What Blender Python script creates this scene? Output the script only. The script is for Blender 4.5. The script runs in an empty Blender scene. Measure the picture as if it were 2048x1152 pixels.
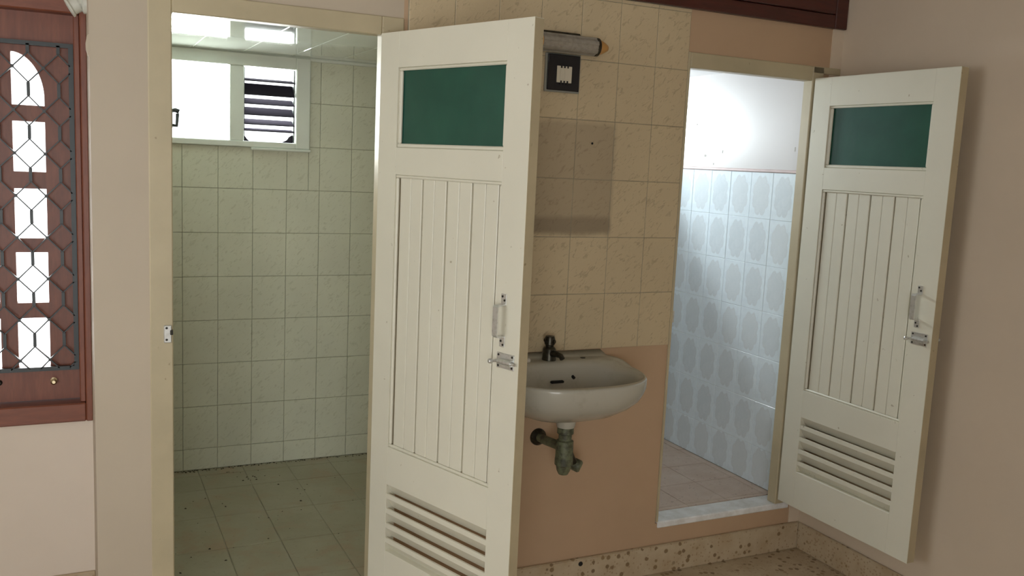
import bpy, bmesh, math, random
from mathutils import Vector, Matrix, Quaternion

random.seed(7)
SC = bpy.context.scene
COL = SC.collection

# ------------------------------------------------------------------ camera
CAM_POS = Vector((-2.7121, -2.7306, 1.5420))
YAW, PITCH, ROLL = 0.4528, -0.1371, 0.0467
F_PX = 1814.9
fwd = Vector((math.sin(YAW) * math.cos(PITCH), math.cos(YAW) * math.cos(PITCH), math.sin(PITCH)))
r0 = Vector((math.cos(YAW), -math.sin(YAW), 0))
u0 = r0.cross(fwd)
right = math.cos(ROLL) * r0 + math.sin(ROLL) * u0
up = -math.sin(ROLL) * r0 + math.cos(ROLL) * u0
cam_data = bpy.data.cameras.new('camera')
cam_data.sensor_fit = 'HORIZONTAL'
cam_data.sensor_width = 36
cam_data.lens = F_PX / 2048 * 36
cam_data.clip_start = 0.02
cam = bpy.data.objects.new('camera', cam_data)
COL.objects.link(cam)
M3 = Matrix((right, up, -fwd)).transposed()
cam.matrix_world = Matrix.Translation(CAM_POS) @ M3.to_4x4()
SC.camera = cam

# ------------------------------------------------------------------ world and daylight at the windows
world = bpy.data.worlds.new('overcast_sky')
SC.world = world
world.use_nodes = True
bg = world.node_tree.nodes['Background']
bg.inputs[0].default_value = (0.93, 0.97, 1.0, 1)
bg.inputs[1].default_value = 3.0


def daylight(name, loc, direction, w, h, power, color=(1, 1, 1)):
    d = bpy.data.lights.new(name, 'AREA')
    d.shape = 'RECTANGLE'
    d.size, d.size_y = w, h
    d.energy = power
    d.color = color
    o = bpy.data.objects.new(name, d)
    COL.objects.link(o)
    o.location = loc
    o.rotation_euler = Vector(direction).to_track_quat('-Z', 'Z').to_euler()
    return o


daylight('daylight_living_window', (-4.75, -1.35, 1.55), (1, 0, 0), 2.0, 1.3, 19, (1.0, 0.99, 0.96))
daylight('daylight_rear_window', (-3.5, -4.48, 1.1), (0, 1, 0), 1.8, 2.05, 46, (1.0, 0.98, 0.95))
daylight('daylight_grille_window', (-3.1, 0.66, 1.3), (0, -1, 0), 0.9, 1.1, 16, (1.0, 0.99, 0.97))
daylight('daylight_bathroom_window', (-2.1, 1.68, 1.75), (0, -1, 0), 0.72, 0.4, 46, (0.94, 1.0, 0.96))
daylight('daylight_shower_window', (-0.56, 1.68, 1.77), (0, -1, 0), 0.36, 0.34, 60, (0.86, 0.96, 1.0))

SC.view_settings.view_transform = 'Standard'
SC.view_settings.look = 'None'
SC.view_settings.gamma = 1
SC.view_settings.use_curve_mapping = False
SC.view_settings.exposure = 0.0
SC.cycles.max_bounces = 12
SC.cycles.diffuse_bounces = 6
SC.cycles.sample_clamp_indirect = 8

# ------------------------------------------------------------------ materials
MATS = {}


class NT:
    def __init__(s, name):
        s.m = bpy.data.materials.new(name)
        s.m.use_nodes = True
        s.t = s.m.node_tree
        s.b = s.t.nodes['Principled BSDF']
        MATS[name] = s.m

    def n(s, kind, **kw):
        x = s.t.nodes.new(kind)
        for k, v in kw.items():
            setattr(x, k, v)
        return x

    def l(s, a, b):
        s.t.links.new(a, b)

    def set(s, **kw):
        for k, v in kw.items():
            s.b.inputs[k.replace('_', ' ')].default_value = v

    def math(s, op, a, b=None, c=None):
        x = s.n('ShaderNodeMath', operation=op)
        for i, v in enumerate((a, b, c)):
            if v is None:
                continue
            if isinstance(v, (int, float)):
                x.inputs[i].default_value = v
            else:
                s.l(v, x.inputs[i])
        return x.outputs[0]

    def mix(s, fac, a, b):
        x = s.n('ShaderNodeMix', data_type='RGBA')
        for sock, v in ((x.inputs[0], fac), (x.inputs[6], a), (x.inputs[7], b)):
            if isinstance(v, (int, float)):
                sock.default_value = v
            elif isinstance(v, tuple):
                sock.default_value = (*v, 1) if len(v) == 3 else v
            else:
                s.l(v, sock)
        return x.outputs[2]

    def noise(s, scale, detail=3, rough=.5, vec=None, dist=0):
        x = s.n('ShaderNodeTexNoise')
        x.inputs['Scale'].default_value = scale
        x.inputs['Detail'].default_value = detail
        x.inputs['Roughness'].default_value = rough
        x.inputs['Distortion'].default_value = dist
        if vec is not None:
            s.l(vec, x.inputs['Vector'])
        return x.outputs[0]

    def ramp(s, v, lo, hi):
        x = s.n('ShaderNodeMapRange')
        s.l(v, x.inputs[0])
        x.inputs[1].default_value = lo
        x.inputs[2].default_value = hi
        return x.outputs[0]

    def pos(s):
        return s.n('ShaderNodeNewGeometry').outputs['Position']

    def objc(s):
        return s.n('ShaderNodeTexCoord').outputs['Object']

    def mapping(s, vec, scale=(1, 1, 1), rot=(0, 0, 0), loc=(0, 0, 0)):
        x = s.n('ShaderNodeMapping')
        s.l(vec, x.inputs[0])
        x.inputs['Location'].default_value = loc
        x.inputs['Rotation'].default_value = rot
        x.inputs['Scale'].default_value = scale
        return x.outputs[0]

    def xyz(s, vec):
        x = s.n('ShaderNodeSeparateXYZ')
        s.l(vec, x.inputs[0])
        return x.outputs

    def color(s, v):
        s.l(v, s.b.inputs['Base Color'])

    def bump(s, h, strength=.3, dist=.002):
        x = s.n('ShaderNodeBump')
        x.inputs['Strength'].default_value = strength
        x.inputs['Distance'].default_value = dist
        s.l(h, x.inputs['Height'])
        s.l(x.outputs[0], s.b.inputs['Normal'])


def rgb(r, g, b):
    f = lambda c: ((c / 255 + .055) / 1.055) ** 2.4 if c > 10 else c / 255 / 12.92
    return (f(r), f(g), f(b))


def paint(name, c, var=.06, rough=.6, scale=2.5, spots=None, bump=.08):
    m = NT(name)
    p = m.pos()
    n1 = m.noise(scale, 5, .6, p)
    c2 = tuple(max(0, x * (1 - 2 * var)) for x in c)
    col = m.mix(m.ramp(n1, .35, .7), c, c2)
    if spots:
        n2 = m.noise(45, 2, .5, p)
        col = m.mix(m.ramp(n2, .74, .78), col, spots)
    m.color(col)
    m.set(Roughness=rough)
    m.bump(m.noise(160, 3, .6, p), bump, .002)
    return m


paint('pink_paint', (.52, .36, .23), .05, .55, 1.6)
paint('pale_paint_lit', (.79, .695, .585), .04, .6, 1.5)  # same paint as the pier; stronger light on the window wall put into colour
paint('pale_paint_dim', (.53, .455, .35), .05, .6, 1.5)  # same paint as the window wall, its weaker light put into the colour
paint('room_paint', (.68, .575, .45), .04, .6, 1.5)
paint('ceiling_paint', (.74, .72, .68), .03, .7)
paint('door_paint', (.70, .68, .565), .03, .32, 3, (.42, .38, .28), .05)
paint('edge_paint', (.52, .445, .29), .08, .4, 6, (.3, .24, .14), .06)
paint('frame_paint', (.51, .44, .29), .07, .4, 5, (.33, .27, .17), .06)
paint('white_frame', (.70, .74, .68), .05, .4, 4)
paint('white_gloss', (.53, .51, .505), .02, .32, 2, None, .04)
paint('grout', (.40, .36, .26), .2, .9, 10)
paint('grout_dark', (.55, .54, .42), .3, .9, 6)
paint('grout_blue', (.70, .74, .76), .06, .8, 8)
paint('pink_strip', (.62, .50, .49), .1, .3, 9)
paint('concrete', (.45, .43, .40), .1, .9)


def flat(name, c, rough=.5, metal=0., **kw):
    m = NT(name)
    m.set(Base_Color=(*c, 1), Roughness=rough, Metallic=metal)
    m.set(**kw)
    return m


def worn_metal(name, c, rough, dirt, amount=.6):
    m = NT(name)
    n1 = m.noise(60, 4, .65, m.objc())
    f = m.ramp(n1, amount - .15, amount + .1)
    m.color(m.mix(f, c, dirt))
    m.set(Roughness=rough, Metallic=.85)
    return m


worn_metal('chrome', (.66, .67, .65), .3, (.52, .52, .49))
MATS['chrome'].node_tree.nodes['Principled BSDF'].inputs['Metallic'].default_value = .75
worn_metal('tarnished', (.085, .08, .06), .35, (.05, .045, .035), .5)
worn_metal('lamp_metal', (.36, .33, .28), .4, (.26, .24, .20), .6)
MATS['lamp_metal'].node_tree.nodes['Principled BSDF'].inputs['Metallic'].default_value = .3
flat('black_plastic', (.010, .011, .015), .25)
flat('dark_hole', (.012, .011, .010), .9)
flat('screw_dark', (.03, .028, .022), .5, .6)
flat('beige_plastic', (.62, .57, .45), .4)
flat('amber_plastic', (.52, .27, .075), .4)
flat('grey_plastic', (.28, .28, .24), .5)
flat('white_plastic', (.62, .63, .56), .4)
flat('brass', (.62, .52, .33), .25, .9)
flat('grille_paint', (.035, .042, .044), .4, .2)
flat('blade_glass', (.03, .027, .035), .8, 0., Specular_IOR_Level=0.0)

# enamel ceramic with some grime
m = NT('ceramic')
p = m.pos()
m.color(m.mix(m.ramp(m.noise(9, 5, .65, p), .52, .75), (.47, .455, .385), (.36, .33, .26)))
m.set(Roughness=.16)
# corroded green trap
m = NT('trap_plastic')
p = m.pos()
m.color(m.mix(m.ramp(m.noise(40, 4, .6, p), .42, .6), (.15, .165, .095), (.06, .062, .038)))
m.set(Roughness=.5)

# window wood
def wood(name, a, b, rough, axis_scale):
    m = NT(name)
    v = m.mapping(m.pos(), axis_scale)
    n1 = m.noise(6, 5, .6, v, .6)
    n2 = m.noise(26, 3, .6, v)
    col = m.mix(m.ramp(n1, .3, .7), a, b)
    col = m.mix(m.math('MULTIPLY', m.ramp(n2, .45, .7), .35), col, tuple(x * .55 for x in a))
    m.color(col)
    m.set(Roughness=rough)
    m.bump(n2, .1, .001)


wood('window_wood', (.25, .082, .043), (.17, .050, .028), .42, (6, 6, .9))
wood('window_wood_rail', (.25, .082, .043), (.17, .050, .028), .42, (.9, 6, 6))
wood('cabinet_wood', (.085, .020, .014), (.05, .012, .009), .3, (.8, 6, 6))

# green obscured glass
m = NT('green_glass')
p = m.objc()
m.color(m.mix(m.ramp(m.noise(7, 3, .5, p), .4, .7), (.012, .072, .050), (.016, .088, .060)))
m.set(Roughness=.22)
m.bump(m.noise(55, 3, .5, p), .18, .002)

# clear pane: light passes straight through
m = NT('clear_glass')
t = m.t
tr = t.nodes.new('ShaderNodeBsdfTransparent')
gl = t.nodes.new('ShaderNodeBsdfGlossy')
gl.inputs['Roughness'].default_value = .03
fr = t.nodes.new('ShaderNodeFresnel')
fr.inputs[0].default_value = 1.45
mx = t.nodes.new('ShaderNodeMixShader')
t.links.new(fr.outputs[0], mx.inputs[0])
t.links.new(tr.outputs[0], mx.inputs[1])
t.links.new(gl.outputs[0], mx.inputs[2])
t.links.new(mx.outputs[0], t.nodes['Material Output'].inputs[0])


# cream wall tile with short diagonal relief strokes
def relief_tile(name, base, dark, stain=False, rough=.3):
    m = NT(name)
    oc = m.objc()
    rnd = m.n('ShaderNodeObjectInfo').outputs['Random']
    v = m.mapping(oc, (1, 1, 1), (0, math.radians(42), 0))
    add = m.n('ShaderNodeVectorMath', operation='ADD')
    m.l(v, add.inputs[0])
    cx = m.n('ShaderNodeCombineXYZ')
    m.l(m.math('MULTIPLY', rnd, 3.0), cx.inputs[1])
    m.l(cx.outputs[0], add.inputs[1])
    v2 = m.mapping(add.outputs[0], (29, 29, 78))
    s1 = m.noise(1.0, 3, .62, v2, 1.2)
    strokes = m.ramp(s1, .56, .65)
    tone = m.mix(m.ramp(m.noise(3.2, 3, .5, m.pos()), .3, .7), base, tuple(x * .9 for x in base))
    tone = m.mix(m.math('MULTIPLY', rnd, .25), tone, tuple(x * .88 for x in base))
    col = m.mix(m.math('MULTIPLY', strokes, .36), tone, dark)
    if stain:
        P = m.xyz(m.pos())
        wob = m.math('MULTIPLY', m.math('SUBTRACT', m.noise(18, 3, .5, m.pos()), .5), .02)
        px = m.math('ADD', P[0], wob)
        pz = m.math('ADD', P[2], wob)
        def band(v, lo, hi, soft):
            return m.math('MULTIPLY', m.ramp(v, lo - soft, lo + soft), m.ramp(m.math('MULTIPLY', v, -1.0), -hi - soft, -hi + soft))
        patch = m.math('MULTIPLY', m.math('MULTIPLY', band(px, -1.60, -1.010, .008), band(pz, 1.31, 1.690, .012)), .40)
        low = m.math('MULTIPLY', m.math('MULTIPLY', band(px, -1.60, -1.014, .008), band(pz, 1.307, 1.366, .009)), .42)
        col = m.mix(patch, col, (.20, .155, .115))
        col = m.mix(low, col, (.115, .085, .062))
    m.color(col)
    m.set(Roughness=rough)
    m.bump(s1, .35, .0016)


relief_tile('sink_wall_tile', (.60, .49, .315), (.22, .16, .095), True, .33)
relief_tile('bathroom_tile', (.68, .70, .575), (.38, .39, .28), False, .26)

# floor tile of the first bathroom
m = NT('bathroom_floor_tile')
p = m.pos()
rnd = m.n('ShaderNodeObjectInfo').outputs['Random']
c = m.mix(m.ramp(m.noise(4, 5, .6, p), .35, .7), (.38, .365, .27), (.31, .285, .195))
c = m.mix(m.ramp(m.noise(7, 3, .6, p, .5), .5, .68), c, (.36, .285, .19))
c = m.mix(m.math('MULTIPLY', rnd, .2), c, (.31, .30, .22))
c = m.mix(m.math('MULTIPLY', m.ramp(m.noise(60, 3, .7, p), .60, .72), .5), c, (.20, .18, .12))
m.color(c)
m.set(Roughness=.36)

# brown floor tile of the second bathroom
m = NT('shower_floor_tile')
p = m.pos()
c = m.mix(m.ramp(m.noise(9, 5, .65, p), .35, .7), (.52, .40, .32), (.60, .50, .42))
c = m.mix(m.math('MULTIPLY', m.ramp(m.noise(70, 2, .6, p), .64, .72), .6), c, (.18, .13, .09))
m.color(c)
m.set(Roughness=.42)

# blue white tile printed with a grey medallion
m = NT('medallion_tile')
oc = m.objc()
P = m.xyz(oc)
wob = m.math('MULTIPLY', m.math('SUBTRACT', m.noise(60, 2, .5, oc), .5), .5)
ey = m.math('POWER', m.math('ABSOLUTE', m.math('DIVIDE', P[1], .049)), 2.4)
ez = m.math('POWER', m.math('ABSOLUTE', m.math('DIVIDE', P[2], .079)), 2.4)
th = m.math('ARCTAN2', m.math('DIVIDE', P[1], .049), m.math('DIVIDE', P[2], .079))
lobe = m.math('MULTIPLY', m.math('ABSOLUTE', m.math('SINE', m.math('MULTIPLY', th, 4.0))), .38)
e = m.math('SUBTRACT', m.math('ADD', m.math('ADD', ey, ez), wob), m.math('SUBTRACT', lobe, .22))
med = m.ramp(m.math('MULTIPLY', e, -1.0), -1.14, -.95)
rim = m.math('MULTIPLY', m.ramp(e, .72, .95), med)
rnd = m.n('ShaderNodeObjectInfo').outputs['Random']
vein = m.noise(30, 4, .6, oc, 1.0)
basec = m.mix(m.ramp(vein, .4, .7), (.75, .85, .91), (.70, .795, .86))
medc = m.mix(m.ramp(vein, .4, .65), (.61, .69, .74), (.66, .735, .785))
medc = m.mix(m.math('MULTIPLY', rnd, .45), medc, (.70, .75, .77))
c = m.mix(m.math('MULTIPLY', med, .9), basec, medc)
c = m.mix(m.math('MULTIPLY', rim, .25), c, (.60, .65, .68))
m.color(c)
m.set(Roughness=.22)

# terrazzo with brown chips
m = NT('terrazzo')
p = m.pos()
vo = m.n('ShaderNodeTexVoronoi')
vo.inputs['Scale'].default_value = 46
m.l(p, vo.inputs['Vector'])
vr = m.xyz(vo.outputs['Color'])
chip = m.math('MULTIPLY', m.ramp(m.math('MULTIPLY', vo.outputs['Distance'], -1.0), -.46, -.36), m.ramp(vr[0], .74, .76))
vo2 = m.n('ShaderNodeTexVoronoi')
vo2.inputs['Scale'].default_value = 95
m.l(p, vo2.inputs['Vector'])
vr2 = m.xyz(vo2.outputs['Color'])
chip2 = m.math('MULTIPLY', m.ramp(m.math('MULTIPLY', vo2.outputs['Distance'], -1.0), -.42, -.3), m.ramp(vr2[0], .72, .74))
c = m.mix(m.ramp(m.noise(14, 4, .6, p), .35, .7), (.54, .45, .315), (.45, .345, .22))
c = m.mix(m.math('MULTIPLY', chip2, .55), c, (.30, .19, .10))
c = m.mix(m.math('MULTIPLY', chip, .85), c, m.mix(vr[1], (.13, .075, .035), (.30, .20, .09)))
m.color(c)
m.set(Roughness=.3)

# glossy plastic ceiling panel, marble sill
m = NT('ceiling_gloss')
m.color(m.mix(m.ramp(m.noise(3, 2, .5, m.pos()), .3, .7), (.74, .80, .73), (.69, .75, .68)))
m.set(Roughness=.045, Coat_Weight=.6, Coat_Roughness=.03)
m = NT('sill_marble')
p = m.pos()
m.color(m.mix(m.ramp(m.noise(14, 5, .65, p), .4, .65), (.86, .88, .89), (.70, .70, .68)))
m.set(Roughness=.2)
# hidden tiled walls of the bathrooms (out of sight of the photograph)
m = NT('far_tile')
br = m.n('ShaderNodeTexBrick')
br.offset = 0
m.l(m.mapping(m.pos(), (1, 1, 1), (math.radians(90), 0, 0)), br.inputs['Vector'])
for k, v in (('Scale', 1), ('Brick Width', .152), ('Row Height', .2), ('Mortar Size', .002)):
    br.inputs[k].default_value = v
br.inputs['Color1'].default_value = (.62, .67, .59, 1)
br.inputs['Color2'].default_value = (.60, .65, .57, 1)
br.inputs['Mortar'].default_value = (.34, .34, .26, 1)
m.color(br.outputs[0])
m.set(Roughness=.3)


# ------------------------------------------------------------------ mesh helpers
def link(name, me, mat, parent=None, loc=(0, 0, 0), rot=None):
    o = bpy.data.objects.new(name, me)
    COL.objects.link(o)
    if mat and len(me.materials) == 0:
        me.materials.append(MATS[mat])
    o.location = loc
    if rot:
        o.rotation_euler = rot
    if parent:
        o.parent = parent
    return o


def tag(o, label, cat, group=None, kind=None):
    o['label'] = label
    o['category'] = cat
    if group:
        o['group'] = group
    if kind:
        o['kind'] = kind
    return o


def empty(name, loc=(0, 0, 0), rz=0.0):
    o = bpy.data.objects.new(name, None)
    o.empty_display_size = .1
    COL.objects.link(o)
    o.location = loc
    o.rotation_euler = (0, 0, rz)
    return o


_cache = {}


def box_mesh(dx, dy, dz, mat, bev=0.0):
    key = (round(dx, 5), round(dy, 5), round(dz, 5), mat, bev)
    if key in _cache:
        return _cache[key]
    bm = bmesh.new()
    bmesh.ops.create_cube(bm, size=1)
    bmesh.ops.scale(bm, vec=(dx, dy, dz), verts=bm.verts)
    if bev > 0:
        b = min(bev, .45 * min(dx, dy, dz))
        bmesh.ops.bevel(bm, geom=bm.edges[:], offset=b, segments=1, affect='EDGES')
    me = bpy.data.meshes.new('box')
    bm.to_mesh(me)
    bm.free()
    me.materials.append(MATS[mat])
    _cache[key] = me
    return me


def box(name, x0, x1, y0, y1, z0, z1, mat, parent=None, bev=0.0):
    me = box_mesh(abs(x1 - x0), abs(y1 - y0), abs(z1 - z0), mat, bev)
    return link(name, me, None, parent, ((x0 + x1) / 2, (y0 + y1) / 2, (z0 + z1) / 2))


class MB:
    """collects several solids into one mesh"""
    def __init__(s):
        s.bm = bmesh.new()

    def box(s, x0, x1, y0, y1, z0, z1, bev=0.0, mtx=None):
        r = bmesh.ops.create_cube(s.bm, size=1)
        vs = r['verts']
        bmesh.ops.scale(s.bm, vec=(x1 - x0, y1 - y0, z1 - z0), verts=vs)
        bmesh.ops.translate(s.bm, vec=((x0 + x1) / 2, (y0 + y1) / 2, (z0 + z1) / 2), verts=vs)
        if bev:
            es = list({e for v in vs for e in v.link_edges})
            rb = bmesh.ops.bevel(s.bm, geom=es, offset=bev, segments=2, affect='EDGES')
            vs = list({v for f in rb['faces'] for v in f.verts} | {v for v in vs if v.is_valid})
        if mtx is not None:
            bmesh.ops.transform(s.bm, matrix=mtx, verts=vs)
        return s

    def cyl(s, a, b, r1, r2=None, seg=16, cap=True):
        a, b = Vector(a), Vector(b)
        r2 = r1 if r2 is None else r2
        d = b - a
        res = bmesh.ops.create_cone(s.bm, cap_ends=cap, segments=seg, radius1=r1, radius2=r2, depth=d.length)
        q = d.to_track_quat('Z', 'Y').to_matrix().to_4x4()
        bmesh.ops.transform(s.bm, matrix=Matrix.Translation((a + b) / 2) @ q, verts=res['verts'])
        return s

    def tube(s, pts, r, seg=12):
        pts = [Vector(p) for p in pts]
        rings = []
        prev = None
        for i, p in enumerate(pts):
            if i == 0:
                d = pts[1] - p
            elif i == len(pts) - 1:
                d = p - pts[-2]
            else:
                d = (pts[i + 1] - p).normalized() + (p - pts[i - 1]).normalized()
            d.normalize()
            if prev is None:
                q = d.to_track_quat('Z', 'Y')
                u = q @ Vector((1, 0, 0))
            else:
                u = (prev - d * prev.dot(d)).normalized()
            v = d.cross(u)
            prev = u
            rr = r[i] if isinstance(r, (list, tuple)) else r
            rings.append([s.bm.verts.new(p + rr * (math.cos(t) * u + math.sin(t) * v)) for t in [2 * math.pi * k / seg for k in range(seg)]])
        for A, B in zip(rings, rings[1:]):
            for k in range(seg):
                s.bm.faces.new((A[k], A[(k + 1) % seg], B[(k + 1) % seg], B[k]))
        s.bm.faces.new(rings[0][::-1])
        s.bm.faces.new(rings[-1])
        return s

    def lathe(s, prof, center=(0, 0, 0), axis=(0, 0, 1), seg=24):
        q = Vector(axis).to_track_quat('Z', 'Y')
        c = Vector(center)
        rings = []
        for r, z in prof:
            rings.append([s.bm.verts.new(c + q @ Vector((max(r, 1e-4) * math.cos(2 * math.pi * k / seg), max(r, 1e-4) * math.sin(2 * math.pi * k / seg), z))) for k in range(seg)])
        for A, B in zip(rings, rings[1:]):
            for k in range(seg):
                s.bm.faces.new((A[k], A[(k + 1) % seg], B[(k + 1) % seg], B[k]))
        s.bm.faces.new(rings[0][::-1])
        s.bm.faces.new(rings[-1])
        return s

    def prism(s, pts, axis, lo, hi):
        """extrude a 2D outline along an axis: axis 'y' -> pts are (x,z); 'x' -> (y,z); 'z' -> (x,y)"""
        def at(p, h):
            return {'y': (p[0], h, p[1]), 'x': (h, p[0], p[1]), 'z': (p[0], p[1], h)}[axis]
        A = [s.bm.verts.new(at(p, lo)) for p in pts]
        B = [s.bm.verts.new(at(p, hi)) for p in pts]
        n = len(pts)
        for k in range(n):
            s.bm.faces.new((A[k], A[(k + 1) % n], B[(k + 1) % n], B[k]))
        s.bm.faces.new(A[::-1])
        s.bm.faces.new(B)
        return s

    def build(s, name, mat, parent=None, smooth=False, loc=(0, 0, 0), rot=None, angle=None):
        bmesh.ops.recalc_face_normals(s.bm, faces=s.bm.faces)
        me = bpy.data.meshes.new(name)
        s.bm.to_mesh(me)
        s.bm.free()
        if smooth:
            me.polygons.foreach_set('use_smooth', [True] * len(me.polygons))
            if angle:
                try:
                    me.set_sharp_from_angle(angle=math.radians(angle))
                except Exception:
                    pass
        return link(name, me, mat, parent, loc, rot)


def struct(o, label, cat):
    return tag(o, label, cat, kind='structure')


# ------------------------------------------------------------------ key dimensions (metres)
T = 0.045                    # partition thickness
PIER_L, PIER_R = -2.668, -2.523
D1_L, D1_R, HEAD, HEAD_T = -2.461, -1.862, 1.907, 1.963
FRAME_R = -1.792             # right end of the first door frame
TILE_R, D2_L, D2_R = -0.726, -0.716, -0.141
CAB_Z = 2.110
FAR = 1.5228                 # far wall of the first bathroom
B_FLOOR, B_CEIL = 0.069, 1.972
S_FLOOR, S_WALL, S_CEIL = 0.205, -0.0625, 1.985
WIN_Y = 0.49
XL, YB, ZC = -4.6, -4.3, 2.70
TW, TH = 0.152, 0.200

# ------------------------------------------------------------------ room shell
struct(MB().box(XL, 0.1, YB, 0.0, -.1, 0).box(XL, PIER_L, 0.0, WIN_Y, -.1, 0).build('floor', 'terrazzo'),
       'cream terrazzo floor with brown chips in the main room', 'floor')
struct(MB().box(XL - .1, .1, YB - .1, .0, ZC, ZC + .1).box(XL - .1, PIER_L, 0, WIN_Y + .1, ZC, ZC + .1).build('ceiling', 'ceiling_paint'),
       'pale ceiling of the main room above the wooden cupboard', 'ceiling')

wb = MB()
wb.box(FRAME_R, TILE_R, 0.004, T, 0, CAB_Z)
wb.box(TILE_R, D2_L - .0, 0.004, T, 0, .197)
wb.box(D2_L, 0.0, 0.004, T, 0, .180)
wb.box(TILE_R, 0.0, 0.004, T, HEAD_T, CAB_Z)
wb.box(-.085, 0.0, 0.004, T, .18, HEAD_T)
wall_back = struct(wb.build('wall_back', 'pink_paint'), 'pink painted wall with cream relief tiles around the washbasin', 'wall')
wp = MB()
wp.box(PIER_L, PIER_R, 0, T, 0, ZC)
wp.box(PIER_R, FRAME_R, 0.004, T, HEAD_T, ZC)
wp.box(PIER_L, -2.585, T, FAR, 0, ZC)
struct(wp.build('wall_pier', 'pale_paint_dim'), 'pale painted pier between grilled window and first doorway', 'wall')
# flaked plaster bump on the pier edge
_fl = MB().prism([(.001, 1.83), (.001, 1.768), (-.004, 1.775), (-.008, 1.79), (-.0085, 1.805), (-.005, 1.825)], 'y', -.0005, .03).build('plaster_flake', 'pale_paint_dim', bpy.data.objects['wall_pier'], loc=(PIER_L, 0, 0))
struct(MB().box(0, .1, YB, 0.0, 0, ZC).box(S_WALL + .008, .1, 0, T, 0, ZC).build('wall_right', 'room_paint'),
       'pinkish beige painted wall behind the right open door', 'wall')
ww = MB()
WX0, WX1, WZ0, WZ1 = -3.545, -2.668, .635, 2.02
ww.box(XL, WX0, WIN_Y, WIN_Y + .1, 0, ZC)
ww.box(WX0, WX1, WIN_Y, WIN_Y + .1, 0, WZ0)
ww.box(WX0, WX1, WIN_Y, WIN_Y + .1, WZ1, ZC)
struct(ww.build('wall_window', 'pale_paint_lit'), 'pale painted wall around the brown grilled window', 'wall')
# walls beside and behind the camera, each with a window
LW = (-2.35, -.35, .9, 2.2)
wl = MB()
wl.box(XL - .1, XL, YB, LW[0], 0, ZC).box(XL - .1, XL, LW[1], WIN_Y + .1, 0, ZC)
wl.box(XL - .1, XL, LW[0], LW[1], 0, LW[2]).box(XL - .1, XL, LW[0], LW[1], LW[3], ZC)
struct(wl.build('wall_left', 'pale_paint_lit'), 'pale painted side wall with a wide window', 'wall')
RW = (-4.4, -2.6, .05, 2.15)
wr = MB()
wr.box(XL - .1, RW[0], YB - .1, YB, 0, ZC).box(RW[1], .1, YB - .1, YB, 0, ZC)
wr.box(RW[0], RW[1], YB - .1, YB, 0, RW[2]).box(RW[0], RW[1], YB - .1, YB, RW[3], ZC)
struct(wr.build('wall_rear', 'pale_paint_lit'), 'pale painted wall opposite the washbasin', 'wall')


def plain_window(name, axis, pos, a0, a1, z0, z1, label):
    w = empty(name, (pos, (a0 + a1) / 2, z0) if axis == 'x' else ((a0 + a1) / 2, pos, z0))
    struct(w, label, 'window')
    h = (a1 - a0) / 2
    H = z1 - z0
    def part(nm, p0, p1, q0, q1, th, mat):
        if axis == 'x':
            box(nm, -th / 2, th / 2, p0, p1, q0, q1, mat, w, .003)
        else:
            box(nm, p0, p1, -th / 2, th / 2, q0, q1, mat, w, .003)
    part('jamb', -h, -h + .05, 0, H, .06, 'window_wood')
    part('jamb', h - .05, h, 0, H, .06, 'window_wood')
    part('jamb', -.025, .025, .05, H - .05, .05, 'window_wood')
    part('sill', -h + .05, h - .05, 0, .05, .06, 'window_wood_rail')
    part('head', -h + .05, h - .05, H - .05, H, .06, 'window_wood_rail')
    part('pane', -h + .05, -.025, .05, H - .05, .004, 'clear_glass')
    part('pane', .025, h - .05, .05, H - .05, .004, 'clear_glass')


plain_window('window_4', 'x', XL - .05, LW[0], LW[1], LW[2], LW[3], 'wide brown framed window in the side wall')
plain_window('window_5', 'y', YB - .05, RW[0], RW[1], RW[2], RW[3], 'tall brown framed window opposite the grilled window')

# skirting
struct(MB().box(FRAME_R, 0, -.012, .004, 0, .113, .003).build('baseboard_back', 'terrazzo'),
       'terrazzo skirting below the washbasin wall', 'baseboard')
struct(box('baseboard_right', -.012, 0, YB, -.012, 0, .113, 'terrazzo', None, .003),
       'terrazzo skirting below the right open door', 'baseboard')
struct(box('baseboard_left', XL, PIER_L, WIN_Y - .012, WIN_Y, 0, .108, 'terrazzo', None, .003),
       'terrazzo skirting under the grilled window', 'baseboard')


# ------------------------------------------------------------------ tiling
def minus(rect, hole):
    """rect minus hole, both (a0,a1,b0,b1)"""
    a0, a1, b0, b1 = rect
    h0, h1, g0, g1 = hole
    if a1 <= h0 or a0 >= h1 or b1 <= g0 or b0 >= g1:
        return [rect]
    out = []
    if a0 < h0:
        out.append((a0, h0, b0, b1))
    if a1 > h1:
        out.append((h1, a1, b0, b1))
    c0, c1 = max(a0, h0), min(a1, h1)
    if b0 < g0:
        out.append((c0, c1, b0, g0))
    if b1 > g1:
        out.append((c0, c1, g1, b1))
    return out


def lines(lo, hi, origin, step):
    k = math.ceil((lo - origin) / step - 1e-6)
    xs = [lo]
    while origin + k * step < hi - 1e-6:
        if origin + k * step > lo + .006:
            xs.append(origin + k * step)
        k += 1
    xs.append(hi)
    return xs


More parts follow.
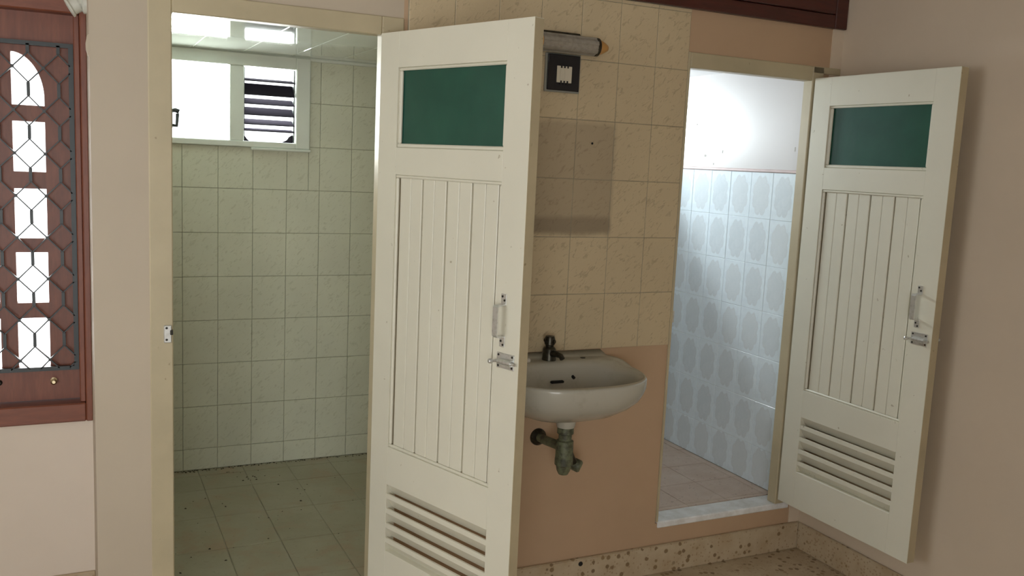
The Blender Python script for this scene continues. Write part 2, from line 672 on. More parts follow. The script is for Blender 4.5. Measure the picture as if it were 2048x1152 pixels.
def tiling(parent, plane, at, thick, A, B, mat, hole=None, gap=.0011, name='tile'):
    """plane 'y': A along x, B along z, front face at y=at, body to at+thick; 'x' the same along y; 'z': A x, B y, top at z=at"""
    for a0, a1 in zip(A, A[1:]):
        for b0, b1 in zip(B, B[1:]):
            for r in ([(a0, a1, b0, b1)] if not hole else minus((a0, a1, b0, b1), hole)):
                if r[1] - r[0] < .008 or r[3] - r[2] < .008:
                    continue
                p0, p1, q0, q1 = r[0] + gap, r[1] - gap, r[2] + gap, r[3] - gap
                j = random.uniform(-.0004, .0004)
                if plane == 'y':
                    box(name, p0, p1, at + j, at + thick + j, q0, q1, mat, parent, .0012)
                elif plane == 'x':
                    box(name, at + j, at + thick + j, p0, p1, q0, q1, mat, parent, .0012)
                else:
                    box(name, p0, p1, q0, q1, at - thick + j, at + j, mat, parent, .0012)


ZT = .897
box('grout', -1.779, TILE_R, .001, .005, ZT + .002, CAB_Z, 'grout', wall_back)
cols = [TILE_R, TILE_R - .1392]
while cols[-1] - TW > -1.779:
    cols.append(cols[-1] - TW)
cols.append(-1.779)
cols = cols[::-1]
rows = [ZT + TH * k for k in range(7)] + [CAB_Z]
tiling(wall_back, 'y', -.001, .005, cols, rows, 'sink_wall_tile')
# drill hole left in the tiles and a plug in the skirting
MB().cyl((-1.104, -.0025, 1.62), (-1.104, .0, 1.62), .004, seg=10).build('drill_hole', 'dark_hole', wall_back)
MB().cyl((-1.057, -.0135, .094), (-1.057, -.011, .094), .009, seg=12).build('pest_hole', 'dark_hole', bpy.data.objects['baseboard_back'])

# first bathroom
BX0, BX1 = -2.585, -.95
WB = (-2.455, -1.726, 1.557, 1.968)         # window in the far wall
wf = MB()
wf.box(BX0 - .08, WB[0], FAR, FAR + .1, 0, ZC).box(WB[1], .1, FAR, FAR + .1, 0, ZC - .0)
wf.box(WB[0], WB[1], FAR, FAR + .1, 0, WB[2]).box(WB[0], WB[1], FAR, FAR + .1, WB[3], ZC)
SWN = (-.72, -.40, 1.62, 1.93)              # window of the second bathroom
# cut the second bathroom's window by building the right part in pieces
wf.bm.free()
wf = MB()
wf.box(BX0 - .083, WB[0], FAR, FAR + .1, 0, ZC).box(WB[1], SWN[0], FAR, FAR + .1, 0, ZC)
wf.box(WB[0], WB[1], FAR, FAR + .1, 0, WB[2]).box(WB[0], WB[1], FAR, FAR + .1, WB[3], ZC)
wf.box(SWN[0], SWN[1], FAR, FAR + .1, 0, SWN[2]).box(SWN[0], SWN[1], FAR, FAR + .1, SWN[3], ZC)
wf.box(SWN[1], .1, FAR, FAR + .1, 0, ZC)
wall_far = struct(wf.build('wall_far', 'grout_dark'), 'far wall of the left bathroom in pale green relief tiles', 'wall')
tiling(wall_far, 'y', FAR - .007, .006, lines(BX0, BX1, -2.13, TW), lines(B_FLOOR, B_CEIL, 1.169, TH),
       'bathroom_tile', (WB[0], WB[1], WB[2], 3), gap=.0008)
struct(MB().box(BX1, BX1 + .06, T, FAR, 0, B_CEIL + .05).build('wall_partition', 'far_tile'), 'partition wall between the two bathrooms', 'wall')
floor_b = struct(MB().box(BX0, BX1, T - .045, FAR, 0, B_FLOOR - .003).build('floor_bathroom', 'grout_dark'),
                 'dirty pale tiled floor of the left bathroom', 'floor')
tiling(floor_b, 'z', B_FLOOR, .007, lines(BX0, BX1, -2.22, .2), [.0, .285, .605, .925, 1.245, 1.43, FAR - .007], 'bathroom_floor_tile', gap=.0013)
ceil_b = struct(MB().box(BX0, BX1, T, FAR, B_CEIL + .001, B_CEIL + .05).build('ceiling_bathroom', 'white_frame'),
                'glossy panelled ceiling of the left bathroom', 'ceiling')
pl = lines(BX0, BX1, -2.03, .211)
for a0, a1 in zip(pl, pl[1:]):
    box('ceiling_panel', a0 + .001, a1 - .001, T, FAR - .008, B_CEIL - .001, B_CEIL + .006, 'ceiling_gloss', ceil_b, .001)
box('cornice', BX0, BX1, FAR - .024, FAR - .007, B_CEIL - .016, B_CEIL - .001, 'white_frame', ceil_b, .003)

# second bathroom
wall_s = struct(MB().box(S_WALL + .008, .1, T, FAR, 0, ZC).build('wall_shower', 'white_gloss'), 'side wall of the right bathroom, glossy white above medallion tiles', 'wall')
box('grout', S_WALL + .002, S_WALL + .009, T, FAR, S_FLOOR, 1.55, 'grout_blue', wall_s)
box('paint_coat', S_WALL - .001, S_WALL + .009, T, FAR, 1.562, S_CEIL, 'white_gloss', wall_s)
zz = [1.55 - .1965 * k for k in range(7)]
zz = [S_FLOOR] + zz[::-1]
tiling(wall_s, 'x', S_WALL, .006, lines(T, FAR, .12, .137), zz, 'medallion_tile', gap=.0006)
box('border_strip', S_WALL - .004, S_WALL + .008, T, FAR, 1.551, 1.564, 'pink_strip', wall_s, .003)
# chips and scuffs in the gloss paint
for (yy, z2, w, h) in ((.80, 1.755, .012, .010), (.72, 1.61, .016, .011), (.60, 1.628, .008, .014), (.14, 1.64, .006, .018), (.66, 1.575, .006, .008)):
    box('paint_chip', S_WALL - .0016, S_WALL, yy, yy + w, z2, z2 + h, 'concrete', wall_s, .0005)
struct(MB().box(BX1 + .06, BX1 + .1, T, FAR, 0, S_CEIL + .04).build('wall_shower_left', 'white_gloss'), 'white inner wall of the right bathroom', 'wall')
struct(MB().box(BX1 + .1, S_WALL + .008, T, FAR, S_CEIL, S_CEIL + .04).build('ceiling_shower', 'white_gloss'), 'white ceiling of the right bathroom', 'ceiling')
floor_s = struct(MB().box(BX1 + .1, S_WALL + .008, T, FAR, 0, S_FLOOR - .003).build('floor_shower', 'grout'), 'brown tiled floor of the right bathroom', 'floor')
tiling(floor_s, 'z', S_FLOOR, .007, lines(BX1 + .1, S_WALL, -.30, .2), lines(T + .05, FAR, .32, .2), 'shower_floor_tile', gap=.001)
struct(box('trim_3', D2_L, S_WALL, -.002, T + .05, .178, .204, 'sill_marble', None, .004), 'wet white threshold of the right doorway', 'threshold')

# ------------------------------------------------------------------ door frames
t1 = empty('trim_1', ((D1_L + D1_R) / 2, 0, 0))
struct(t1, 'cream painted wooden frame of the left doorway', 'door frame')
ox = t1.location.x
box('jamb', PIER_R - ox, D1_L - ox, -.004, T, 0, HEAD_T, 'frame_paint', t1, .003)
box('jamb', D1_R - ox, FRAME_R - ox, -.004, T, 0, HEAD_T, 'frame_paint', t1, .003)
box('head', D1_L - ox, D1_R - ox, -.004, T, HEAD, HEAD_T, 'frame_paint', t1, .003)
# strike plate on the left jamb
sp = box('strike_plate', -2.487 - ox, -2.466 - ox, -.012, -.004, .985, 1.036, 'chrome', t1, .002)
MB().cyl((-.003, -.0045, .018), (-.003, -.0035, .018), .0035, seg=10).build('screw', 'screw_dark', sp)
MB().cyl((-.003, -.0045, -.016), (-.003, -.0035, -.016), .0035, seg=10).build('screw', 'screw_dark', sp)
MB().box(.006, .014, -.008, .004, -.002, .012, .001).build('keeper', 'screw_dark', sp)
t2 = empty('trim_2', ((D2_L + D2_R) / 2, 0, .18))
struct(t2, 'cream painted wooden frame of the right doorway', 'door frame')
ox = t2.location.x
box('jamb', TILE_R - ox, D2_L - ox, -.003, T, .024, HEAD_T - .18, 'frame_paint', t2, .002)
box('jamb', D2_R - ox, -.085 - ox, -.004, T, .024, HEAD_T - .18, 'frame_paint', t2, .003)
box('head', D2_L - ox, D2_R - ox, -.004, T, HEAD - .18, HEAD_T - .18, 'frame_paint', t2, .003)
box('head', D2_R - ox, -.002 - ox, -.004, .003, HEAD - .15, HEAD_T - .18, 'frame_paint', t2, .002)
kp = box('keeper', D2_L - ox, D2_L + .012 - ox, .004, .018, .80, .845, 'chrome', t2, .002)


# ------------------------------------------------------------------ ventilated doors
def make_door(name, loc, ang, label, Z):
    """local frame: x along the leaf from the hinge, y = thickness (seen face at y=0, leaf body at y>0), z up"""
    d = empty(name, (loc[0], loc[1], 0), ang - math.pi / 2)
    struct(d, label, 'door')
    W, TK = .640, .034
    u0, u1 = .087, .546
    zb, l0, l1, p0, p1, g0, g1, zt = Z
    P = 'door_paint'
    box('stile', 0, u0, 0, TK, zb, zt, P, d, .0006)
    box('stile', u1, W, 0, TK, zb, zt, P, d, .0006)
    box('edge_strip', W, W + .0012, .001, TK - .001, zb + .002, zt - .002, 'edge_paint', d)
    box('rail', u0, u1, 0, TK, g1, zt, P, d, .0005)
    box('rail', u0, u1, 0, TK, p1, g0, P, d, .0005)
    box('rail', u0, u1, 0, TK, l1, p0, P, d, .0005)
    box('rail', u0, u1, 0, TK, zb, l0, P, d, .0005)
    # glazing
    box('pane', u0 + .006, u1 - .006, .014, .019, g0 + .006, g1 - .006, 'green_glass', d)
    for y0, y1 in ((.004, .014), (.019, .030)):
        box('bead', u0, u1, y0, y1, g0, g0 + .012, P, d, .003)
        box('bead', u0, u1, y0, y1, g1 - .009, g1, P, d, .003)
        box('bead', u0, u0 + .013, y0, y1, g0 + .012, g1 - .009, P, d, .003)
        box('bead', u1 - .009, u1, y0, y1, g0 + .012, g1 - .009, P, d, .003)
    # tongue and groove boards
    box('backing', u0, u1, .017, .0185, p0, p1, 'edge_paint', d)
    n = 8
    bw = (u1 - u0 - .028) / n
    for k in range(n):
        a = u0 + .014 + k * bw
        gl = .0036 if k % 2 == 0 else .0008
        gr = .0036 if k % 2 == 1 else .0008
        box('board', a + gl, a + bw - gr, .0075, .017, p0 + .009, p1 - .009, P, d, .0016)
        box('board', a + gl, a + bw - gr, .0185, .028, p0 + .009, p1 - .009, P, d, .0016)
    for y0, y1 in ((.002, .012), (.022, .032)):
        box('moulding', u0, u1, y0, y1, p0, p0 + .009, P, d, .003)
        box('moulding', u0, u1, y0, y1, p1 - .010, p1, P, d, .003)
        box('moulding', u0, u0 + .011, y0, y1, p0 + .009, p1 - .010, P, d, .003)
        box('moulding', u1 - .010, u1, y0, y1, p0 + .009, p1 - .010, P, d, .003)
    # louvre slats: front edge high, blade falling to the back
    sc_ = (l1 - l0) / .219
    for top in (.0155, -.031, -.0795, -.128, -.1765):
        MB().prism([(.001, 0), (.001, -.0155), (.028, -.052), (.033, -.052), (.033, -.046), (.007, 0)], 'x', u0, u1).build('slat', P, d, loc=(0, 0, l1 + top * sc_))
    # pull handle and barrel bolt on the seen face, bolt on the other
    h = MB().box(.566, .586, -.0022, .0, 1.164, 1.194, .0008).box(.566, .586, -.0022, .0, 1.050, 1.080, .0008)
    hd = h.build('pull_handle', 'chrome', d)
    hb = MB()
    hb.prism([(0, 1.164), (0, 1.168), (-.027, 1.166), (-.032, 1.160), (-.032, 1.084), (-.027, 1.078), (0, 1.076), (0, 1.080), (-.025, 1.082), (-.028, 1.086), (-.028, 1.158), (-.025, 1.162)], 'x', .567, .585)
    hb.build('grip', 'chrome', hd)
    for sx, sz in ((.572, 1.187), (.580, 1.177), (.572, 1.066), (.580, 1.056)):
        MB().cyl((sx, -.0032, sz), (sx, -.002, sz), .0032, seg=10).build('screw', 'screw_dark', hd)
    bo = MB().box(.559, .625, -.002, 0, .992, 1.034, .0008).build('bolt', 'chrome', d)
    MB().cyl((.575, -.007, 1.011), (.620, -.007, 1.011), .0085, seg=18).build('barrel', 'chrome', bo)
    MB().cyl((.562, -.008, 1.011), (.634, -.008, 1.011), .0042, seg=12).build('rod', 'chrome', bo)
    MB().lathe([(.001, 0), (.004, 0), (.004, .010), (.0068, .013), (.0074, .017), (.0060, .022), (.002, .024)], (.566, -.010, 1.011), (-.45, -.89, .0), 14).build('knob', 'chrome', bo, True, angle=40)
    for sx, sz in ((.566, .998), (.618, .998), (.566, 1.028), (.618, 1.028)):
        MB().cyl((sx, -.003, sz), (sx, -.0018, sz), .0032, seg=10).build('screw', 'screw_dark', bo)
    b2 = MB().box(.575, .630, TK, TK + .002, .995, 1.03, .0008).build('bolt', 'chrome', d)
    MB().cyl((.58, TK + .008, 1.012), (.625, TK + .008, 1.012), .007, seg=16).build('barrel', 'chrome', b2)
    MB().lathe([(.001, 0), (.003, 0), (.003, .014), (.006, .018), (.006, .024), (.002, .027)], (.616, TK + .008, 1.012), (0, 1, 0), 12).build('knob', 'chrome', b2, True, angle=40)
    # butt hinges at the pivot edge
    for hz in (zb + .2, zt - .2):
        hg = MB().box(-.002, .0, .003, TK - .003, hz - .035, hz + .035)
        hg.cyl((-.002, TK + .003, hz - .035), (-.002, TK + .003, hz + .035), .0045, seg=10)
        hg.build('hinge', 'tarnished', d)
    return d


make_door('door_1', (-1.869, -.020), .335, 'nearer cream door with green glass pane, standing open beside the washbasin',
          (.150, .303, .522, .644, 1.491, 1.571, 1.805, 1.909))
make_door('door_2', (-.139, -.015), .009, 'farther cream door with green glass pane, folded open against the right wall',
          (.229, .376, .600, .708, 1.496, 1.578, 1.809, 1.916))

# ------------------------------------------------------------------ brown window with honeycomb grille
w1 = empty('window_1', (-3.1065, WIN_Y, WZ0))
struct(w1, 'reddish brown wooden window with small panes and a dark honeycomb grille', 'window')
ox, oz = -3.1065, WZ0
WR, WRAIL = 'window_wood', 'window_wood_rail'
FI0, FI1 = -3.508, -2.705          # inner edges of the frame
for a, b in ((FI1, WX1 + .001), (WX0, FI0)):
    box('casing', (FI1 + .018 if a == FI1 else a) - ox, (b if a == FI1 else FI0 - .018) - ox, -.018, .07, 0, WZ1 - oz, WR, w1, .003)
    box('jamb', (a if a == FI1 else FI0 - .018) - ox, (FI1 + .018 if a == FI1 else b) - ox, -.004, .07, .062, WZ1 - oz - .085, WR, w1, .003)
box('sill', FI0 - .018 - ox, FI1 + .018 - ox, -.018, .09, 0, .062, WRAIL, w1, .004)
box('head', FI0 - .018 - ox, FI1 + .018 - ox, -.018, .07, WZ1 - oz - .085, WZ1 - oz, WRAIL, w1, .004)
PZ = [(.810, .974), (1.023, 1.187), (1.232, 1.390), (1.443, 1.600), (1.650, 1.815)]
C_IN = .045
for side in (1, -1):
    cx = -3.1065
    X = lambda v: side * v + cx - ox    # v measured from the meeting line
    def bx(mb, v0, v1, y0, y1, z0, z1):
        a, b = sorted((X(v0), X(v1)))
        mb.box(a, b, y0, y1, z0 - oz, z1 - oz)
    vR, vL = .4015, .0015
    c1 = (.2255, .3165)      # outer pane column  (-2.881 .. -2.790)
    c2 = (.0865, .1775)
    mb = MB()
    y0, y1 = C_IN, C_IN + .035
    z0, z1 = .700, 1.935
    bx(mb, vL, c2[0], y0, y1, z0, z1)
    bx(mb, c2[1], c1[0], y0, y1, PZ[0][0], 1.84)
    bx(mb, c1[1], vR, y0, y1, z0, z1)
    bx(mb, c2[0], c1[1], y0, y1, z0, PZ[0][0])
    bx(mb, c2[0], c1[1], y0, y1, 1.84, z1)
    for (a, b), (c, dd) in zip(PZ, PZ[1:]):
        bx(mb, c2[0], c2[1], y0, y1, b, c)
        bx(mb, c1[0], c1[1], y0, y1, b, c)
    # spandrels closing the arched top panes
    for (ca, cb) in ((c1[0], c1[1]), (c2[1], c2[0])):
        pts = []
        N = 14
        for k in range(N + 1):
            t = math.pi / 2 * k / N
            v = ca + (cb - ca) * math.sin(t)
            z = 1.672 + (1.812 - 1.672) * math.cos(t)
            pts.append((X(v), z - oz))
        pts += [(X(cb), 1.84 - oz), (X(ca), 1.84 - oz)]
        mb.prism(pts, 'y', y0, y1)
    cs = mb.build('casement', WR, w1)
    for (a, b) in PZ:
        for c in (c1, c2):
            q0, q1 = sorted((X(c[0]), X(c[1])))
            box('pane', q0, q1, C_IN + .022, C_IN + .026, a - oz, b - oz + (.0 if b < 1.7 else .015), 'clear_glass', cs)
    kx = X(.325)
    MB().lathe([(.001, 0), (.010, 0), (.010, .004), (.004, .006), (.004, .016), (.009, .020), (.010, .027), (.005, .032)], (kx, C_IN, .765 - oz), (0, -1, 0), 16).build('knob', 'brass', cs, True, angle=45)
    kx = X(.168)
    MB().lathe([(.001, 0), (.009, 0), (.009, .006), (.005, .010)], (kx, C_IN, .766 - oz), (0, -1, 0), 14).build('latch', 'screw_dark', cs)
# grille
g = MB()
GY0, GY1 = .016, .028
gx0, gx1, gz0, gz1 = FI0 + .003 - ox, FI1 - .001 - ox, .803 - oz, 1.845 - oz
g.box(gx0, gx0 + .014, GY0, GY1, gz0 + .013, gz1 - .013).box(gx1 - .014, gx1, GY0, GY1, gz0 + .013, gz1 - .013)
g.box(gx0, gx1, GY0, GY1, gz0, gz0 + .013).box(gx0, gx1, GY0, GY1, gz1 - .013, gz1)


def strip(a, b, w):
    (x0, z0), (x1, z1) = a, b
    dx, dz = x1 - x0, z1 - z0
    L = math.hypot(dx, dz)
    nx, nz = -dz / L * w / 2, dx / L * w / 2
    g.prism([(x0 + nx, z0 + nz), (x1 + nx, z1 + nz), (x1 - nx, z1 - nz), (x0 - nx, z0 - nz)], 'y', GY0, GY1)


PX, PZp, BL = .0845, .1322, .042
for i in range(-12, 12):
    for j in range(-1, 9):
        cx, cz = -2.833 - ox + i * PX, .906 - oz + j * PZp
        segs = [((cx, cz - BL / 2), (cx, cz + BL / 2), .0095)]
        for sx in (-1, 1):
            for sz in (-1, 1):
                segs.append(((cx, cz + sz * BL / 2), (cx + sx * PX / 2, cz + sz * PZp / 2), .0036))
        for a, b, w in segs:
            (x0, z0), (x1, z1) = a, b
            # clip to the grille frame
            ok = True
            for lo, hi, ia in ((gx0 + .01, gx1 - .01, 0), (gz0 + .008, gz1 - .008, 1)):
                pa, pb = (x0, z0), (x1, z1)
                va, vb = pa[ia], pb[ia]
                if max(va, vb) < lo or min(va, vb) > hi:
                    ok = False
                    break
                def cut(p, q, lim):
                    t = (lim - p[ia]) / (q[ia] - p[ia])
                    return (p[0] + (q[0] - p[0]) * t, p[1] + (q[1] - p[1]) * t)
                if va < lo: x0, z0 = cut(pa, pb, lo)
                elif va > hi: x0, z0 = cut(pa, pb, hi)
                if vb < lo: x1, z1 = cut(pb, pa, lo)
                elif vb > hi: x1, z1 = cut(pb, pa, hi)
            if ok and math.hypot(x1 - x0, z1 - z0) > .004:
                strip((x0, z0), (x1, z1), w)
        # knot where four strips meet
        kx, kz = cx + PX / 2, cz + PZp / 2
        if gx0 + .012 < kx < gx1 - .012 and gz0 + .012 < kz < gz1 - .012:
            g.box(kx - .0045, kx + .0045, GY0 - .001, GY1 + .001, kz - .005, kz + .005)
g.build('grille', 'grille_paint', w1)

# white lamp holder on the side of the pier
lh = empty('lamp_holder', (-2.668, .30, 1.93))
tag(lh, 'white plastic lamp holder tilted down beside the brown window top', 'lamp holder')
MB().lathe([(.001, 0), (.030, 0), (.030, .008), (.020, .014), (.001, .014)], (0, 0, .016), (-1, 0, 0), 20).build('base', 'white_plastic', lh, True, angle=35)
MB().tube([(-.008, 0, .018), (-.016, 0, .016), (-.024, 0, .010)], .017, 18).build('neck', 'white_plastic', lh, True, angle=40)
MB().lathe([(.014, 0), (.022, 0), (.0225, .020), (.027, .024), (.027, .029), (.017, .029), (.017, .010), (.001, .010)], (-.022, 0, .012), (-.85, 0, -.52), 24).build('socket', 'white_plastic', lh, True, angle=35)

# ------------------------------------------------------------------ bathroom window with louvre blades
w2 = empty('window_2', ((WB[0] + WB[1]) / 2, FAR, WB[2]))
struct(w2, 'white bathroom window with clear sash and dark louvre blades', 'window')
ox, oy, oz = w2.location
fy0, fy1 = -.028, .05
WF = 'white_frame'
xs = (WB[0], -2.425, -2.083, -2.021, -1.792, WB[1])
box('jamb', xs[0] - ox, xs[1] - ox, fy0, fy1, 0, WB[3] - oz, WF, w2, .003)
box('mullion', xs[2] - ox, xs[3] - ox, fy0 + .006, fy1, .026, 1.912 - oz, WF, w2, .003)
box('jamb', xs[4] - ox, xs[5] - ox, fy0, fy1, 0, WB[3] - oz, WF, w2, .004)
box('sill_rail', xs[1] - ox, xs[4] - ox, fy0, fy1, 0, .026, WF, w2, .003)
box('head', xs[1] - ox, xs[4] - ox, fy0, fy1, 1.912 - oz, WB[3] - oz, WF, w2, .003)
box('sill', -1.99 - ox, WB[1] + .003 - ox, -.040, -.006, -.012, 0, WF, w2, .003)
box('pane', xs[1] - ox, xs[2] - ox, .02, .024, .026, 1.912 - oz, 'clear_glass', w2)
hz = 1.665 - oz
hn = MB().box(-2.338 - ox, -2.322 - ox, fy0 - .004, fy0 + .05, hz - .045, hz + .045, .002).build('sash_stay', 'grille_paint', w2)
MB().tube([(-2.330 - ox, fy0 - .004, hz + .03), (-2.312 - ox, fy0 - .016, hz + .034), (-2.296 - ox, fy0 - .020, hz + .028)], .010, 10).build('lever', 'grille_paint', hn, True)
MB().tube([(-2.330 - ox, fy0 - .004, hz - .03), (-2.306 - ox, fy0 - .014, hz - .032), (-2.302 - ox, fy0 - .014, hz + .02)], .008, 10).build('catch', 'grille_paint', hn, True)
for (zc, tilt) in ((1.857, 11), (1.815, 48), (1.762, 22), (1.718, 30), (1.671, 20), (1.636, 9)):
    mb = MB()
    hl = (xs[4] - xs[3]) / 2
    mb.box(-hl + .004, hl - .004, -.0022, .0022, -.034, .034, 0, Matrix.Rotation(math.radians(tilt - 90), 4, 'X'))
    mb.build('louvre_blade', 'blade_glass', w2, loc=((xs[3] + xs[4]) / 2 - ox, .014, zc - oz))
MB().prism([(xs[4] - .055 - ox, 1.584 - oz), (xs[4] - .005 - ox, 1.584 - oz), (xs[4] - .005 - ox, 1.622 - oz), (xs[4] - .022 - ox, 1.611 - oz), (xs[4] - .031 - ox, 1.597 - oz)], 'y', .012, .017).build('broken_blade', 'blade_glass', w2)
MB().prism([(xs[3] + .005 - ox, 1.584 - oz), (xs[3] + .03 - ox, 1.584 - oz), (xs[3] + .018 - ox, 1.594 - oz), (xs[3] + .005 - ox, 1.612 - oz)], 'y', .012, .017).build('broken_blade', 'blade_glass', w2)
for xx in (xs[3] + .002, xs[4] - .006):
    box('louvre_clip', xx - ox, xx + .004 - ox, .0, .04, .028, 1.91 - oz, 'grille_paint', w2)

# second bathroom window (only its light is seen from here)
w3 = empty('window_3', ((SWN[0] + SWN[1]) / 2, FAR + .05, SWN[2]))
struct(w3, 'small white window of the right bathroom', 'window')
hw, H = (SWN[1] - SWN[0]) / 2, SWN[3] - SWN[2]
box('jamb', -hw, -hw + .03, -.03, .03, 0, H, WF, w3, .003)
box('jamb', hw - .03, hw, -.03, .03, 0, H, WF, w3, .003)
box('sill', -hw + .03, hw - .03, -.03, .03, 0, .03, WF, w3, .003)
box('head', -hw + .03, hw - .03, -.03, .03, H - .03, H, WF, w3, .003)
box('pane', -hw + .03, hw - .03, -.002, .002, .03, H - .03, 'clear_glass', w3)

# ------------------------------------------------------------------ wooden cupboard above
cb = empty('overhead_cupboard', (-.90, 0, CAB_Z))
tag(cb, 'dark reddish brown wooden cupboard above the right doorway', 'cupboard')
CW = 'cabinet_wood'
cx0, cx1, H = -FRAME_R * -1 + .90, .898, ZC - CAB_Z - .004
box('carcass', cx0, cx1, .004, .45, 0.0, H, CW, cb)
box('rail', cx0, cx1 - .062, -.016, .004, 0, .05, CW, cb, .003)
box('rail', cx0, cx1 - .062, -.016, .004, H - .05, H, CW, cb, .003)
box('stile', cx1 - .060, cx1, -.016, .004, 0, H, CW, cb, .003)
n = 3
dw = (cx1 - .064 - cx0) / n
for k in range(n):
    dd = box('cupboard_door', cx0 + k * dw + .002, cx0 + (k + 1) * dw - .002, -.020, -.002, .052, H - .052, CW, cb, .003)
    MB().lathe([(.001, 0), (.006, 0), (.005, .012), (.011, .018), (.011, .024), (.004, .028)], (dw / 2 - .05, -.009, -.18), (0, -1, 0), 14).build('knob', 'brass', dd, True, angle=45)

# ------------------------------------------------------------------ washbasin
SX = -1.2455
basin = empty('washbasin', (SX, 0, .70))
tag(basin, 'white wall-hung ceramic washbasin beneath the cream tiles', 'washbasin')
N = 72
CY = -.19


def outline(t):
    """plan of the rim, seen from (0,CY) at angle t"""
    dx, dy = math.cos(t), math.sin(t)
    lo, hi = 0, .6
    for _ in range(40):
        mth = (lo + hi) / 2
        x, y = dx * mth, CY + dy * mth
        a = .272 - (.038 * max(0, 1 + y / .13) if y > -.13 else 0)
        inside = y < 0 and (abs(x) / a < 1 if y > -.10 else ((abs(x) / .272) ** 2.7 + (abs(y + .10) / .295) ** 2.4 < 1))
        if inside:
            lo = mth
        else:
            hi = mth
    return dx * lo, CY + dy * lo


def rim_z(y):
    def sm(v):
        v = max(0, min(1, v))
        return v * v * (3 - 2 * v)
    return .160 + .018 * sm((y + .14) / .06) + .017 * sm((y + .022) / .018)


bm = bmesh.new()
ang = [2 * math.pi * k / N for k in range(N)]
out = [outline(t) for t in ang]


def ring(f):
    return [bm.verts.new(f(k)) for k in range(N)]


rings = []
# under side to the rim
for s, dz in ((.10, -.165), (.28, -.160), (.48, -.148), (.68, -.127), (.84, -.098), (.935, -.072), (.98, -.050), (1.0, -.030), (1.0, -.010), (1.0, -.003), (.988, .001)):
    def f(k, s=s, dz=dz):
        x, y = out[k]
        yy = y * s if y > -.02 else (y + .10) * s - .10
        yy = min(yy, -.0005)
        base = rim_z(y)
        z = base + dz if dz > -.02 else .160 + dz + (base - .160) * max(0, 1 + dz / .06)
        return (x * s, yy if s < .98 else min(y * s, -.0005), z)
    rings.append(ring(f))
# flat rim towards the bowl
BOWLC = (0, -.222)


def bowl_xy(k, s):
    t = ang[k]
    return (BOWLC[0] + .222 * s * math.copysign(abs(math.cos(t)) ** .85, math.cos(t)),
            BOWLC[1] + .128 * s * math.copysign(abs(math.sin(t)) ** .9, math.sin(t)))


for w in (.2, .32, .5, .7, .85):
    def f(k, w=w):
        x, y = bowl_xy(k, 1.10)
        X, Y = out[k][0] * .988, min(out[k][1] * .988, -.0005)
        x, y = X + (x - X) * w, Y + (y - Y) * w
        return (x, y, rim_z(y) + .001)
    rings.append(ring(f))
for s, dz in ((1.10, -.001), (1.035, -.004), (.985, -.016), (.93, -.045), (.84, -.082), (.66, -.110), (.36, -.124), (.10, -.128)):
    def f(k, s=s, dz=dz):
        x, y = bowl_xy(k, s)
        return (x, y, (rim_z(y) if s > .95 else .160) + dz)
    rings.append(ring(f))
for A, B in zip(rings, rings[1:]):
    for k in range(N):
        bm.faces.new((A[k], A[(k + 1) % N], B[(k + 1) % N], B[k]))
bm.faces.new(rings[0][::-1])
bm.faces.new(rings[-1])
bmesh.ops.recalc_face_normals(bm, faces=bm.faces)
me = bpy.data.meshes.new('bowl')
bm.to_mesh(me)
bm.free()
me.polygons.foreach_set('use_smooth', [True] * len(me.polygons))
bowl = link('bowl', me, 'ceramic', basin)
MB().cyl((0, -.175, -.022), (0, -.175, .012), .030, .038, 24).build('drain_boss', 'ceramic', basin, True, angle=40)
MB().box(-.030, .018, -.118, -.104, .112, .120, .002).build('overflow_slot', 'dark_hole', basin)
MB().cyl((.058, -.112, .126), (.058, -.098, .130), .0055, seg=12).build('overflow_hole', 'dark_hole', basin)
MB().cyl((.125, -.05, .1765), (.125, -.05, .1805), .009, seg=16).build('tap_hole_cover', 'screw_dark', basin)
MB().lathe([(.001, 0), (.021, 0), (.021, .003), (.012, .004), (.001, .002)], (0, -.222, .0325), (0, 0, 1), 20).build('plug_hole', 'tarnished', basin)

tap = MB().lathe([(.001, 0), (.0245, 0), (.0245, .006), (.0235, .010), (.0225, .038), (.019, .044), (.010, .048), (.001, .048)], (0, 0, 0), (0, 0, 1), 24).build(
    'tap', 'tarnished', basin, True, (-.008, -.0475, .1788), angle=40)
tap['label'] = 'tarnished pillar tap'
MB().tube([(0, -.012, .024), (.006, -.045, .028), (.010, -.066, .026), (.011, -.074, .018)], [.011, .010, .009, .009], 14).build('spout', 'tarnished', tap, True, angle=50)
hnd = MB()
hnd.lathe([(.001, .044), (.014, .044), (.015, .052), (.018, .055), (.018, .075), (.015, .083), (.001, .085)], (0, 0, 0), (0, 0, 1), 16)
for k in range(4):
    a = k * math.pi / 2 + .4
    hnd.lathe([(.001, 0), (.006, 0), (.007, .008), (.001, .011)], (.014 * math.cos(a), .014 * math.sin(a), .066), (math.cos(a), math.sin(a), 0), 10)
hnd.build('handle', 'tarnished', tap, True, angle=30)

